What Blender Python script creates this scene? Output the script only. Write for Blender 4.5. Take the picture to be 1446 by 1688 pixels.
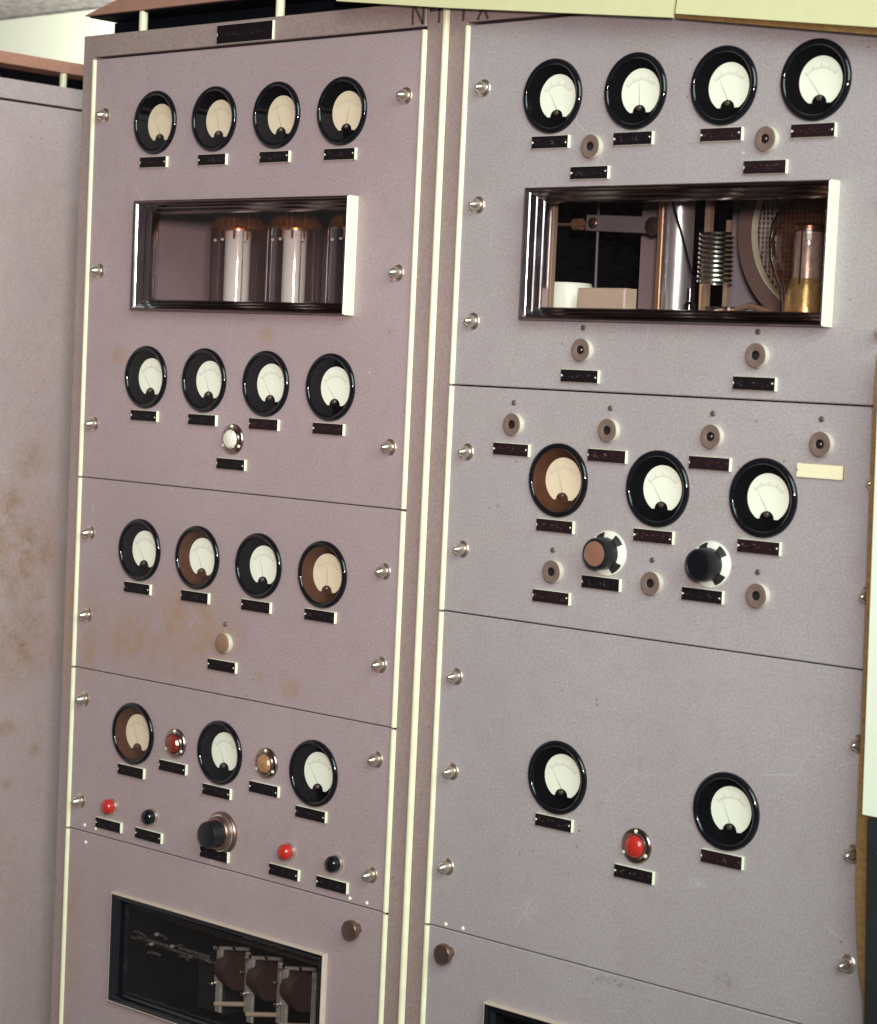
import bpy, bmesh, math, random
from mathutils import Vector, Matrix
random.seed(7)
scene = bpy.context.scene
for o in list(bpy.data.objects): bpy.data.objects.remove(o)
C = scene.collection

# ------------------------------------------------------------------ camera
cam_d = bpy.data.cameras.new('camera'); cam = bpy.data.objects.new('camera', cam_d); C.objects.link(cam)
scene.camera = cam
cam_d.sensor_fit = 'HORIZONTAL'; cam_d.sensor_width = 36.0
cam_d.lens = 36.0 * 3639.65 / 1446.0
cam_d.clip_start = 0.05; cam_d.clip_end = 60
YAW, PITCH, ROLL = 0.726935, -0.064129, 0.045544
fw = Vector((-math.sin(YAW)*math.cos(PITCH), math.cos(YAW)*math.cos(PITCH), math.sin(PITCH)))
ri0 = Vector((math.cos(YAW), math.sin(YAW), 0)); up0 = ri0.cross(fw)
ri = ri0*math.cos(ROLL) + up0*math.sin(ROLL); up = -ri0*math.sin(ROLL) + up0*math.cos(ROLL)
CAM = Vector((1.9043, -2.1143, 1.55))
cam.matrix_world = Matrix(((ri.x, up.x, -fw.x, CAM.x), (ri.y, up.y, -fw.y, CAM.y), (ri.z, up.z, -fw.z, CAM.z), (0, 0, 0, 1)))
cam_d.dof.use_dof = True; cam_d.dof.focus_distance = 2.95; cam_d.dof.aperture_fstop = 11

# ------------------------------------------------------------------ world and lamps (indoors: flash, added fill, lamp behind)
world = bpy.data.worlds.new('World'); scene.world = world; world.use_nodes = True
bg = world.node_tree.nodes['Background']; bg.inputs[0].default_value = (0.30, 0.21, 0.22, 1); bg.inputs[1].default_value = 0.26
def area(name, loc, target, size, power, col, size_y=None, spread=180):
    d = bpy.data.lights.new(name, 'AREA'); d.energy = power; d.color = col; d.size = size
    if size_y: d.shape = 'RECTANGLE'; d.size_y = size_y
    d.spread = math.radians(spread)
    o = bpy.data.objects.new(name, d); C.objects.link(o); o.location = loc
    o.rotation_euler = (Vector(target) - Vector(loc)).to_track_quat('-Z', 'Y').to_euler()
    return o
area('camera_flash', CAM + up*0.20 + ri*0.06, (-0.55, 0.0, 1.52), 0.17, 9.9, (1.0, 0.88, 0.855), spread=66)
area('added_fill_lamp', (3.3, -2.3, 3.1), (0.9, 0, 1.2), 3.2, 198, (0.77, 1.0, 0.92), 2.4)  # added greenish fill from the right, source unseen
area('ceiling_lamp_behind', (-1.55, 1.15, 2.40), (-2.6, 1.7, 2.1), 0.9, 75, (0.96, 1.0, 0.86), 0.3)
vs = scene.view_settings
vs.view_transform = 'Standard'; vs.look = 'None'; vs.exposure = 0.0; vs.gamma = 1.0; vs.use_curve_mapping = False

# ------------------------------------------------------------------ materials
def newmat(name):
    m = bpy.data.materials.new(name); m.use_nodes = True
    nt = m.node_tree; return m, nt, nt.nodes['Principled BSDF']
def rgb(c): return (c[0], c[1], c[2], 1)
def plain(name, col, rough=0.5, metal=0.0, var=0.12, scale=60, bump=0.0, bscale=400, coat=0.0, spec=0.5):
    m, nt, b = newmat(name)
    b.inputs['Specular IOR Level'].default_value = spec
    N = nt.nodes; L = nt.links
    tc = N.new('ShaderNodeTexCoord')
    n = N.new('ShaderNodeTexNoise'); n.inputs['Scale'].default_value = scale; n.inputs['Detail'].default_value = 4
    L.new(tc.outputs['Object'], n.inputs['Vector'])
    mx = N.new('ShaderNodeMixRGB'); mx.inputs[1].default_value = rgb([c*(1-var) for c in col]); mx.inputs[2].default_value = rgb([min(1, c*(1+var)) for c in col])
    L.new(n.outputs['Fac'], mx.inputs[0]); L.new(mx.outputs[0], b.inputs['Base Color'])
    b.inputs['Metallic'].default_value = metal
    r = N.new('ShaderNodeMapRange'); r.inputs[3].default_value = max(0.02, rough*0.8); r.inputs[4].default_value = min(1, rough*1.25)
    L.new(n.outputs['Fac'], r.inputs[0]); L.new(r.outputs[0], b.inputs['Roughness'])
    if coat: b.inputs['Coat Weight'].default_value = coat
    if bump:
        n2 = N.new('ShaderNodeTexNoise'); n2.inputs['Scale'].default_value = bscale; n2.inputs['Detail'].default_value = 3
        L.new(tc.outputs['Object'], n2.inputs['Vector'])
        bp = N.new('ShaderNodeBump'); bp.inputs['Strength'].default_value = bump; bp.inputs['Distance'].default_value = 0.001
        L.new(n2.outputs['Fac'], bp.inputs['Height']); L.new(bp.outputs[0], b.inputs['Normal'])
    return m
def paint(name, col, stains=(), smears=(), rough=0.48, specks=0.6):
    """aged machine enamel: fine mottling, dirt specks, rust stains at fixed places (world metres)"""
    m, nt, b = newmat(name); N = nt.nodes; L = nt.links
    g = N.new('ShaderNodeNewGeometry'); pos = g.outputs['Position']
    def noise(sc, det=4, rgh=0.6):
        n = N.new('ShaderNodeTexNoise'); n.inputs['Scale'].default_value = sc; n.inputs['Detail'].default_value = det
        n.inputs['Roughness'].default_value = rgh; L.new(pos, n.inputs['Vector']); return n.outputs['Fac']
    def ramp(fac, a, c, lo=0.0, hi=1.0):
        r = N.new('ShaderNodeMapRange'); r.inputs[1].default_value = a; r.inputs[2].default_value = c
        r.inputs[3].default_value = lo; r.inputs[4].default_value = hi; L.new(fac, r.inputs[0]); return r.outputs[0]
    def mix(fac, A, Bc, mode='MIX'):
        x = N.new('ShaderNodeMixRGB'); x.blend_type = mode
        if isinstance(fac, float): x.inputs[0].default_value = fac
        else: L.new(fac, x.inputs[0])
        for i, v in ((1, A), (2, Bc)):
            if isinstance(v, tuple): x.inputs[i].default_value = rgb(v)
            else: L.new(v, x.inputs[i])
        return x.outputs[0]
    def math_(op, a, c):
        x = N.new('ShaderNodeMath'); x.operation = op
        for i, v in ((0, a), (1, c)):
            if isinstance(v, (float, int)): x.inputs[i].default_value = v
            else: L.new(v, x.inputs[i])
        return x.outputs[0]
    c = mix(ramp(noise(2.2, 3), 0.35, 0.65), tuple(v*0.93 for v in col), (col[0]*1.05, col[1]*1.07, col[2]*1.07))
    c = mix(ramp(noise(330, 4, 0.8), 0.34, 0.66), mix(1.0, c, (0.76, 0.74, 0.76), 'MULTIPLY'), mix(1.0, c, (1.17, 1.17, 1.15), 'MULTIPLY'))
    c = mix(ramp(noise(11, 4, 0.6), 0.40, 0.68, 0, 0.30), c, (col[0]*0.88, col[1]*0.86, col[2]*0.93))
    # hairline scratches
    ve = N.new('ShaderNodeTexVoronoi'); ve.feature = 'DISTANCE_TO_EDGE'; ve.inputs['Scale'].default_value = 4.3; L.new(pos, ve.inputs['Vector'])
    hs = math_('MULTIPLY', ramp(ve.outputs['Distance'], 0.0012, 0.0035, 1, 0), ramp(noise(6.5, 3), 0.57, 0.63, 0, 0.45))
    c = mix(hs, c, (min(1, col[0]*1.45), min(1, col[1]*1.5), min(1, col[2]*1.5)))
    c = mix(ramp(noise(38, 5, 0.7), 0.50, 0.72, 0, 0.35), c, (col[0]*0.80, col[1]*0.70, col[2]*0.70))
    # dark dirt specks
    v = N.new('ShaderNodeTexVoronoi'); v.inputs['Scale'].default_value = 52; L.new(pos, v.inputs['Vector'])
    sp = math_('MULTIPLY', ramp(v.outputs['Distance'], 0.06, 0.11, 1, 0), ramp(noise(9, 2), 0.56, 0.62, 0, specks))
    c = mix(sp, c, (0.10, 0.07, 0.07))
    v2 = N.new('ShaderNodeTexVoronoi'); v2.inputs['Scale'].default_value = 19; L.new(pos, v2.inputs['Vector'])
    sp2 = math_('MULTIPLY', ramp(v2.outputs['Distance'], 0.025, 0.05, 1, 0), ramp(noise(5, 2), 0.5, 0.6, 0, specks))
    c = mix(sp2, c, (0.75, 0.68, 0.62))
    if stains:
        n1 = ramp(noise(24, 6, 0.75), 0.36, 0.66); n3 = ramp(noise(230, 4, 0.8), 0.35, 0.68)
        tot = None
        for (sx, sy, sz, rx, rz, k) in stains:
            mp = N.new('ShaderNodeMapping'); mp.vector_type = 'POINT'
            s = (1/rx, 1/rx, 1/rz)
            mp.inputs['Scale'].default_value = s; mp.inputs['Location'].default_value = (-sx*s[0], -sy*s[1], -sz*s[2])
            L.new(pos, mp.inputs['Vector'])
            ln = N.new('ShaderNodeVectorMath'); ln.operation = 'LENGTH'; L.new(mp.outputs[0], ln.inputs[0])
            f = ramp(ln.outputs['Value'], 1.0, 0.15, 0, min(1.0, k*1.5))
            tot = f if tot is None else math_('MAXIMUM', tot, f)
        f = math_('MULTIPLY', tot, math_('ADD', math_('MULTIPLY', n1, 0.42), math_('MULTIPLY', math_('MULTIPLY', n1, n3), 0.75)))
        c = mix(f, c, (0.34, 0.185, 0.058))
    if smears:
        for (sx, sy, sz, rx, rz, k, cc) in smears:
            mp = N.new('ShaderNodeMapping'); s = (1/rx, 1/0.05, 1/rz)
            mp.inputs['Scale'].default_value = s; mp.inputs['Location'].default_value = (-sx*s[0], 0, -sz*s[2])
            L.new(pos, mp.inputs['Vector'])
            ln = N.new('ShaderNodeVectorMath'); ln.operation = 'LENGTH'; L.new(mp.outputs[0], ln.inputs[0])
            f = math_('MULTIPLY', ramp(ln.outputs['Value'], 1.0, 0.2, 0, k), ramp(noise(120, 4, 0.8), 0.48, 0.6))
            c = mix(f, c, cc)
    L.new(c, b.inputs['Base Color'])
    b.inputs['Roughness'].default_value = rough
    bp = N.new('ShaderNodeBump'); bp.inputs['Strength'].default_value = 0.22; bp.inputs['Distance'].default_value = 0.0006
    L.new(noise(520, 3), bp.inputs['Height']); L.new(bp.outputs[0], b.inputs['Normal'])
    return m
def thin_glass(name, tint=(1, 1, 1), refl=1.0, rough=0.02, film=(0.5, 0.45, 0.42), fa=0.0, fb=0.012, fs=30):
    m, nt, b = newmat(name); N = nt.nodes; L = nt.links
    N.remove(b); out = N['Material Output']
    t = N.new('ShaderNodeBsdfTransparent'); t.inputs[0].default_value = rgb(tint)
    g = N.new('ShaderNodeBsdfGlossy'); g.inputs['Roughness'].default_value = rough
    lw = N.new('ShaderNodeLayerWeight'); lw.inputs[0].default_value = 0.5
    pw = N.new('ShaderNodeMath'); pw.operation = 'POWER'; pw.inputs[1].default_value = 4.5; L.new(lw.outputs['Facing'], pw.inputs[0])
    mu = N.new('ShaderNodeMath'); mu.operation = 'MULTIPLY_ADD'; mu.inputs[1].default_value = 0.8*refl; mu.inputs[2].default_value = 0.04*refl; L.new(pw.outputs[0], mu.inputs[0])
    # faint film of dust
    n = N.new('ShaderNodeTexNoise'); n.inputs['Scale'].default_value = fs
    mx = N.new('ShaderNodeMixShader'); L.new(mu.outputs[0], mx.inputs[0]); L.new(t.outputs[0], mx.inputs[1]); L.new(g.outputs[0], mx.inputs[2])
    d = N.new('ShaderNodeBsdfDiffuse'); d.inputs[0].default_value = rgb(film)
    mr = N.new('ShaderNodeMapRange'); mr.inputs[1].default_value = .35; mr.inputs[2].default_value = .65; mr.inputs[3].default_value = fa; mr.inputs[4].default_value = fb; L.new(n.outputs['Fac'], mr.inputs[0])
    m2 = N.new('ShaderNodeMixShader'); L.new(mr.outputs[0], m2.inputs[0]); L.new(mx.outputs[0], m2.inputs[1]); L.new(d.outputs[0], m2.inputs[2])
    L.new(m2.outputs[0], out.inputs[0])
    return m

MAUVE = (0.390, 0.295, 0.304)
M = {}
left_stains = [(-0.445, 0, 1.166, 0.13, 0.10, .9), (-0.56, 0, 1.139, 0.12, 0.065, .95), (-0.41, 0, 1.19, 0.05, 0.04, 1), (-0.665, 0, 1.13, 0.03, 0.10, .75), (-0.365, 0, 1.165, 0.05, 0.05, .8),
               (-0.292, 0, 1.115, 0.012, 0.012, 1), (-0.237, 0, 1.108, 0.034, 0.022, 1), (-0.62, 0, 1.542, 0.03, 0.03, 1), (-0.307, 0, 1.585, 0.024, 0.022, .8), (-0.69, 0, .66, .05, .2, .5)]
side_stains = [(-1.26, 0.341, 1.355, 0.055, 0.045, 1), (-1.26, 0.28, 1.26, 0.14, 0.09, .9), (-1.26, 0.32, 1.18, 0.15, 0.13, .8), (-1.26, 0.30, 1.03, 0.17, 0.10, 1),
               (-1.26, 0.307, 0.877, 0.035, 0.02, 1), (-1.26, 0.311, 0.778, 0.022, 0.02, 1), (-1.26, 0.37, 0.83, 0.02, 0.02, 1), (-1.26, 0.36, 1.11, 0.05, .14, .55), (-1.26, 0.28, .60, .10, .14, .35)]
M['paint'] = paint('mauve_enamel', MAUVE, left_stains)
M['paint_cool_cast'] = paint('mauve_enamel_cool_cast', (0.384, 0.333, 0.338), [], [(0.335, 0, 0.824, 0.045, 0.005, .8, (0.10, 0.09, 0.15)), (0.50, 0, 0.862, 0.022, 0.012, .6, (0.16, 0.13, 0.18)), (0.205, 0, 0.885, 0.016, 0.018, .22, (0.7, 0.66, 0.62)),
                   (0.45, 0, 0.966, 0.03, 0.010, .25, (0.7, 0.66, 0.62)), (0.12, 0, 0.70, 0.06, 0.04, .35, (0.14, 0.11, 0.13))])  # same enamel as the left cabinet, cooler light cast mixed into its colour
M['side_paint'] = paint('mauve_enamel_side_lit', (0.60, 0.485, 0.49), side_stains)  # same enamel, lightened in place of stronger light on this face
M['frame'] = paint('brown_mauve_frame_enamel', (0.325, 0.238, 0.222), [(-0.71, 0, 1.15, .03, .12, .6)], rough=0.5)
M['lid'] = paint('red_oxide_lid_paint', (0.54, 0.265, 0.195), rough=0.6)
M['cream_metal'] = plain('cream_satin_metal', (0.78, 0.745, 0.53), 0.42, 0.0, 0.14, 45, bump=0.5, bscale=120)
M['plate_edge'] = plain('bright_plate_edge', (0.84, 0.85, 0.66), 0.35, 0.0, 0.06, 80)
M['chrome'] = plain('chrome_dark_reflection', (0.17, 0.115, 0.115), 0.22, 1.0, 0.08, 40)
M['nickel'] = plain('polished_nickel', (0.82, 0.78, 0.70), 0.20, 1.0, 0.10, 90)
M['screw_metal'] = plain('bright_screw_metal', (0.70, 0.60, 0.52), 0.27, 0.95, 0.10, 90)
M['dial_silver'] = plain('satin_silver_dial', (0.88, 0.86, 0.76), 0.25, 0.2, 0.06, 60)
M['zero'] = plain('zero_screw_bakelite', (0.07, 0.045, 0.035), 0.22)
M['pink_metal'] = plain('pinkish_tan_edge', (0.62, 0.50, 0.42), 0.4, 0.2, 0.1, 60)
M['dim_metal'] = plain('dull_dark_metal', (0.16, 0.135, 0.11), 0.5, 0.3, 0.5, 150)
M['brown_dark'] = plain('dark_brown_lining', (0.035, 0.022, 0.024), 0.6, 0.0, 0.3, 20)
M['knob_black'] = plain('worn_black_knob', (0.007, 0.007, 0.010), 0.35, 0.0, 0.3, 80)
M['flash_lit_side'] = plain('satin_flash_lit_side', (0.80, 0.82, 0.62), 0.35, 0.0, 0.05, 30)
M['chrome_bright_reflection'] = plain('chrome_bright_reflection', (0.62, 0.58, 0.62), 0.12, 1.0, 0.1, 40)
M['column_metal'] = plain('satin_column_metal', (0.62, 0.57, 0.56), 0.30, 0.75, 0.12, 20)
M['jack_side'] = plain('pale_nickel_bushing', (0.68, 0.65, 0.54), 0.3, 0.25, 0.1, 90)
M['tan_gloss'] = plain('glossy_tan_cap', (0.26, 0.14, 0.085), 0.2, 0.0, 0.15, 90)
M['gold_bright'] = plain('bright_brass', (1.0, 0.76, 0.40), 0.26, 0.65, 0.15, 50, bump=1.0, bscale=45)
M['lilac_bright'] = plain('lilac_silver_anode', (0.72, 0.68, 0.74), 0.3, 0.4, 0.1, 40)
M['needle_grey'] = plain('faded_needle', (0.30, 0.27, 0.22), 0.5)
M['black'] = plain('black_bakelite', (0.006, 0.006, 0.009), 0.055, 0.0, 0.2, 50)
M['funnel'] = plain('black_meter_inside', (0.004, 0.004, 0.005), 0.7, 0.0, 0.2, 50, spec=0.0)
M['funnel_brown_reflection'] = plain('meter_inside_brown_reflection', (0.075, 0.030, 0.018), 0.7, 0.0, 0.3, 60, spec=0.0)  # brown reflection in the glass put into the well's colour
M['dial'] = plain('cream_dial_card', (0.94, 0.95, 0.82), 0.5, 0.0, 0.05, 50)
M['dial_tan'] = plain('tan_dial_card', (0.80, 0.66, 0.49), 0.5, 0.0, 0.10, 40)
M['ink'] = plain('dial_ink', (0.52, 0.48, 0.40), 0.6)
M['needle'] = plain('needle_black', (0.08, 0.065, 0.055), 0.5)
M['plate'] = plain('dark_nameplate', (0.010, 0.006, 0.008), 0.5, 0.0, 0.35, 120, spec=0.12)
M['plate_brown'] = plain('maroon_nameplate', (0.019, 0.008, 0.010), 0.5, 0.0, 0.3, 120, spec=0.12)
M['ivory'] = plain('ivory_nameplate', (0.85, 0.76, 0.52), 0.5, 0.0, 0.06, 60)
M['rust_edge'] = plain('rusty_plate_edge', (0.34, 0.17, 0.06), 0.6, 0.0, 0.4, 150)
M['tan_metal'] = plain('tan_brass_bushing', (0.19, 0.125, 0.105), 0.45, 0.1, 0.18, 120)
M['hole'] = plain('dark_hole', (0.012, 0.009, 0.010), 0.6)
M['screw_dark'] = plain('dark_small_screw', (0.16, 0.12, 0.11), 0.4, 0.6, 0.2, 200)
M['red'] = plain('red_plastic', (0.46, 0.022, 0.014), 0.22, 0.0, 0.15, 90, coat=0.5)
M['red_jewel'] = plain('deep_red_jewel', (0.20, 0.022, 0.010), 0.18, 0.0, 0.4, 130, coat=0.6)
M['amber_jewel'] = plain('amber_jewel', (0.34, 0.17, 0.08), 0.18, 0.0, 0.45, 160, coat=0.6)
M['clear_jewel'] = plain('clear_jewel', (0.74, 0.68, 0.58), 0.15, 0.0, 0.35, 170, coat=0.8)
M['lamp_ring'] = plain('lamp_bezel_metal', (0.36, 0.26, 0.24), 0.22, 1.0, 0.2, 90)
M['knob_brown'] = plain('brown_knob_face', (0.24, 0.11, 0.075), 0.45, 0.0, 0.15, 90)
M['bronze'] = plain('bronze_metal', (0.30, 0.19, 0.16), 0.3, 0.9, 0.2, 90)
M['inner_mauve'] = plain('inside_mauve_paint', (0.30, 0.215, 0.22), 0.6, 0.0, 0.10, 25)
M['inner_black'] = plain('inside_black', (0.005, 0.006, 0.009), 0.6, 0.0, 0.3, 20, spec=0.08)
M['pane'] = thin_glass('window_glass', (0.92, 0.90, 0.90), 0.6, fb=0.005)
M['meter_glass'] = thin_glass('meter_glass', (0.99, 0.985, 0.97), 0.8, fb=0.004)
M['bulb'] = thin_glass('smoky_tube_glass', (0.88, 0.82, 0.82), 2.2, 0.03)
M['getter'] = thin_glass('amber_getter_glass', (0.74, 0.42, 0.24), 1.2, 0.06, (0.80, 0.34, 0.13), 0.05, 0.12, fs=9)
M['bulb_brown'] = thin_glass('dark_brown_tube_glass', (0.86, 0.73, 0.63), 2.2, 0.05, (0.05, 0.022, 0.016), 0.03, 0.22, fs=16)
M['anode'] = plain('silver_anode', (0.95, 0.95, 0.88), 0.5, 0.0, 0.06, 60)
M['copper'] = plain('copper_rod', (0.72, 0.44, 0.27), 0.3, 0.8, 0.15, 150)
M['ceramic'] = plain('white_ceramic', (0.80, 0.79, 0.68), 0.35, 0.0, 0.06, 60)
M['tan_box'] = plain('tan_component_case', (0.46, 0.33, 0.25), 0.5, 0.0, 0.12, 90)
M['tan_strip'] = plain('tan_fibre_strip', (0.27, 0.175, 0.12), 0.6, 0.0, 0.12, 60)
M['grey_plate'] = plain('grey_metal_plate', (0.20, 0.165, 0.175), 0.5, 0.2, 0.12, 70)
M['lilac_metal'] = plain('lilac_aluminium', (0.46, 0.41, 0.45), 0.45, 0.2, 0.12, 18)
M['brown_ring'] = plain('brown_ring_paint', (0.20, 0.13, 0.11), 0.45, 0.0, 0.1, 60)
M['mesh'] = plain('pale_mesh_wire', (0.50, 0.41, 0.37), 0.5, 0.2, 0.2, 120)
M['gold'] = plain('gold_foil', (0.95, 0.66, 0.30), 0.30, 0.6, 0.35, 70, bump=1.0, bscale=70)
M['brown_drum'] = plain('brown_winding', (0.034, 0.012, 0.009), 0.5, 0.0, 0.3, 150, bump=0.4, bscale=300)
M['worn_metal'] = plain('worn_grey_metal', (0.52, 0.48, 0.42), 0.36, 0.5, 0.5, 110)
M['added_cream_board'] = plain('cream_card_board', (0.66, 0.62, 0.36), 0.7, 0.0, 0.05, 40, bump=0.2, bscale=200)
M['cork'] = plain('brown_cork', (0.20, 0.105, 0.030), 0.8, 0.0, 0.6, 160, bump=0.6, bscale=220)
M['pale_board'] = plain('pale_cream_white_board', (0.78, 0.80, 0.66), 0.6, 0.0, 0.03, 30)
M['added_black_board'] = plain('matt_black_board', (0.008, 0.010, 0.010), 0.7, 0.0, 0.2, 40)
M['wall'] = plain('white_wall_paint', (0.80, 0.82, 0.72), 0.8, 0.0, 0.03, 12)
M['floor'] = plain('grey_floor', (0.16, 0.14, 0.135), 0.6, 0.0, 0.15, 12)
m, nt, b = newmat('textured_grey_ceiling'); M['ceiling'] = m
tc = nt.nodes.new('ShaderNodeTexCoord'); wv = nt.nodes.new('ShaderNodeTexNoise'); wv.inputs['Scale'].default_value = 34; wv.inputs['Detail'].default_value = 5; wv.inputs['Roughness'].default_value = .75
cr = nt.nodes.new('ShaderNodeMapRange'); cr.inputs[1].default_value = .4; cr.inputs[2].default_value = .62
mx = nt.nodes.new('ShaderNodeMixRGB'); mx.inputs[1].default_value = (0.34, 0.29, 0.32, 1); mx.inputs[2].default_value = (0.72, 0.65, 0.70, 1)
nt.links.new(tc.outputs['Object'], wv.inputs['Vector']); nt.links.new(wv.outputs['Fac'], cr.inputs[0]); nt.links.new(cr.outputs[0], mx.inputs[0]); nt.links.new(mx.outputs[0], b.inputs['Base Color']); b.inputs['Roughness'].default_value = .9

def worn_marks(m, col):
    nt = m.node_tree; N = nt.nodes; L = nt.links; b = N['Principled BSDF']
    src = b.inputs['Base Color'].links[0].from_socket
    tc = N.new('ShaderNodeTexCoord'); oi = N.new('ShaderNodeObjectInfo')
    ad = N.new('ShaderNodeVectorMath'); ad.operation = 'MULTIPLY_ADD'; ad.inputs[1].default_value = (320, 320, 420); L.new(tc.outputs['Object'], ad.inputs[0])
    sc_ = N.new('ShaderNodeMath'); sc_.operation = 'MULTIPLY'; sc_.inputs[1].default_value = 53; L.new(oi.outputs['Random'], sc_.inputs[0]); L.new(sc_.outputs[0], ad.inputs[2])
    n = N.new('ShaderNodeTexNoise'); n.inputs['Scale'].default_value = 1.0; n.inputs['Detail'].default_value = 2; L.new(ad.outputs[0], n.inputs['Vector'])
    r = N.new('ShaderNodeMapRange'); r.inputs[1].default_value = .60; r.inputs[2].default_value = .70; r.inputs[4].default_value = .55; L.new(n.outputs['Fac'], r.inputs[0])
    sp = N.new('ShaderNodeSeparateXYZ'); L.new(tc.outputs['Object'], sp.inputs[0])
    ab = N.new('ShaderNodeMath'); ab.operation = 'ABSOLUTE'; L.new(sp.outputs[2], ab.inputs[0])
    mk = N.new('ShaderNodeMapRange'); mk.inputs[1].default_value = .0022; mk.inputs[2].default_value = .0036; mk.inputs[3].default_value = 1; mk.inputs[4].default_value = 0; L.new(ab.outputs[0], mk.inputs[0])
    mu = N.new('ShaderNodeMath'); mu.operation = 'MULTIPLY'; L.new(r.outputs[0], mu.inputs[0]); L.new(mk.outputs[0], mu.inputs[1])
    mx = N.new('ShaderNodeMixRGB'); mx.inputs[2].default_value = rgb(col); L.new(mu.outputs[0], mx.inputs[0]); L.new(src, mx.inputs[1]); L.new(mx.outputs[0], b.inputs['Base Color'])
worn_marks(M['plate'], (0.16, 0.14, 0.12)); worn_marks(M['plate_brown'], (0.22, 0.14, 0.13)); worn_marks(M['ivory'], (0.62, 0.50, 0.30))

# ------------------------------------------------------------------ mesh helpers (all tables in millimetres)
class MB:
    def __init__(s): s.v = []; s.f = []
    def add(s, vs, fs):
        k = len(s.v); s.v += [tuple(v) for v in vs]; s.f += [tuple(i+k for i in f) for f in fs]; return s
    def box(s, x0, x1, y0, y1, z0, z1, c=0.0):
        """box with chamfered edges on the front (-y) face"""
        if c <= 0:
            vs = [(x, y, z) for x in (x0, x1) for y in (y0, y1) for z in (z0, z1)]
            return s.add(vs, [(0, 1, 3, 2), (4, 6, 7, 5), (0, 4, 5, 1), (2, 3, 7, 6), (0, 2, 6, 4), (1, 5, 7, 3)])
        r = lambda i, y: [(x0+i, y, z0+i), (x1-i, y, z0+i), (x1-i, y, z1-i), (x0+i, y, z1-i)]
        vs = r(0, y1) + r(0, y0+c) + r(c, y0)
        fs = [(0, 3, 2, 1)[::-1]]
        for k in (0, 4):
            for i in range(4): j = (i+1) % 4; fs.append((k+i, k+4+i, k+4+j, k+j)[::-1])
        fs.append((8, 9, 10, 11))
        return s.add(vs, fs)
    def lathe(s, prof, n=32, M4=None, close=True):
        """prof: (radius, height); axis along -y unless a matrix is given"""
        vs = []; fs = []; rings = []
        for (r, h) in prof:
            if r < 1e-6: rings.append([len(vs)]); vs.append((0, -h, 0))
            else:
                rings.append(list(range(len(vs), len(vs)+n)))
                vs += [(r*math.cos(2*math.pi*i/n), -h, r*math.sin(2*math.pi*i/n)) for i in range(n)]
        for a, b in zip(rings, rings[1:]):
            for i in range(n):
                j = (i+1) % n
                if len(a) == 1 and len(b) == 1: continue
                if len(a) == 1: fs.append((a[0], b[j], b[i]))
                elif len(b) == 1: fs.append((a[i], a[j], b[0]))
                else: fs.append((a[i], a[j], b[j], b[i]))
        if M4 is not None: vs = [tuple(M4 @ Vector(v)) for v in vs]
        return s.add(vs, fs)
    def tube(s, pts, r, n=8, cap=True):
        pts = [Vector(p) for p in pts]; rings = []; vs = []; fs = []
        prev = None
        for i, p in enumerate(pts):
            t = (pts[min(i+1, len(pts)-1)] - pts[max(i-1, 0)]).normalized()
            a = prev if prev is not None and abs(prev.dot(t)) < .95 else (Vector((0, 0, 1)) if abs(t.z) < .9 else Vector((1, 0, 0)))
            u = (a - t*a.dot(t)).normalized(); w = t.cross(u); prev = u
            rings.append(len(vs)); vs += [p + r*(math.cos(2*math.pi*k/n)*u + math.sin(2*math.pi*k/n)*w) for k in range(n)]
        for a, b in zip(rings, rings[1:]):
            for k in range(n): j = (k+1) % n; fs.append((a+k, a+j, b+j, b+k))
        if cap: fs.append(tuple(range(n))[::-1]); fs.append(tuple(rings[-1]+k for k in range(n)))
        return s.add(vs, fs)
    def mesh(s, name, mat, smooth=True, scale=0.001, ang=35):
        used = sorted({i for f in s.f for i in f}); mp = {o: k for k, o in enumerate(used)}
        s.v = [s.v[i] for i in used]; s.f = [tuple(mp[i] for i in f) for f in s.f]
        me = bpy.data.meshes.new(name); me.from_pydata([tuple(c*scale for c in v) for v in s.v], [], s.f); me.update()
        bm = bmesh.new(); bm.from_mesh(me); bmesh.ops.recalc_face_normals(bm, faces=bm.faces); bm.to_mesh(me); bm.free()
        me.materials.append(M[mat])
        if smooth:
            for p in me.polygons: p.use_smooth = True
            me.set_sharp_from_angle(angle=math.radians(ang))
        return me
    def build(s, name, mat, parent=None, loc=(0, 0, 0), **k):
        return put(name, s.mesh(name, mat, **k), parent, loc)
def put(name, me, parent=None, loc=(0, 0, 0), rot=None):
    o = bpy.data.objects.new(name, me); C.objects.link(o); o.parent = parent
    o.location = tuple(c*0.001 for c in loc)
    if rot: o.rotation_euler = rot
    return o
def tag(o, label, cat=None, group=None, kind=None):
    if label: o['label'] = label
    if cat: o['category'] = cat
    if group: o['group'] = group
    if kind: o['kind'] = kind
    return o
def empty(name, loc):
    o = bpy.data.objects.new(name, None); C.objects.link(o); o.location = tuple(c*.001 for c in loc); o.empty_display_size = .1; return o
UPZ = Matrix.Rotation(math.radians(-90), 4, 'X')     # lathe axis (-y) -> +z
assert (UPZ @ Vector((0, -1, 0))).z > 0.9

# ------------------------------------------------------------------ the room that shows
MBf = MB(); MBf.box(-6000, 6000, -6000, 1700, -50, 0); tag(MBf.build('floor', 'floor', smooth=False), 'grey floor under the cabinets', kind='structure')
w = MB(); w.box(-6000, 6000, 1700, 1800, 0, 2470); tag(w.build('wall_back', 'wall', smooth=False), 'bright white wall behind the cabinets', kind='structure')
w = MB(); w.box(-6000, 6000, 300, 1900, 2475, 2520); tag(w.build('ceiling', 'ceiling', smooth=False), 'grey rough textured ceiling', kind='structure')

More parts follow.
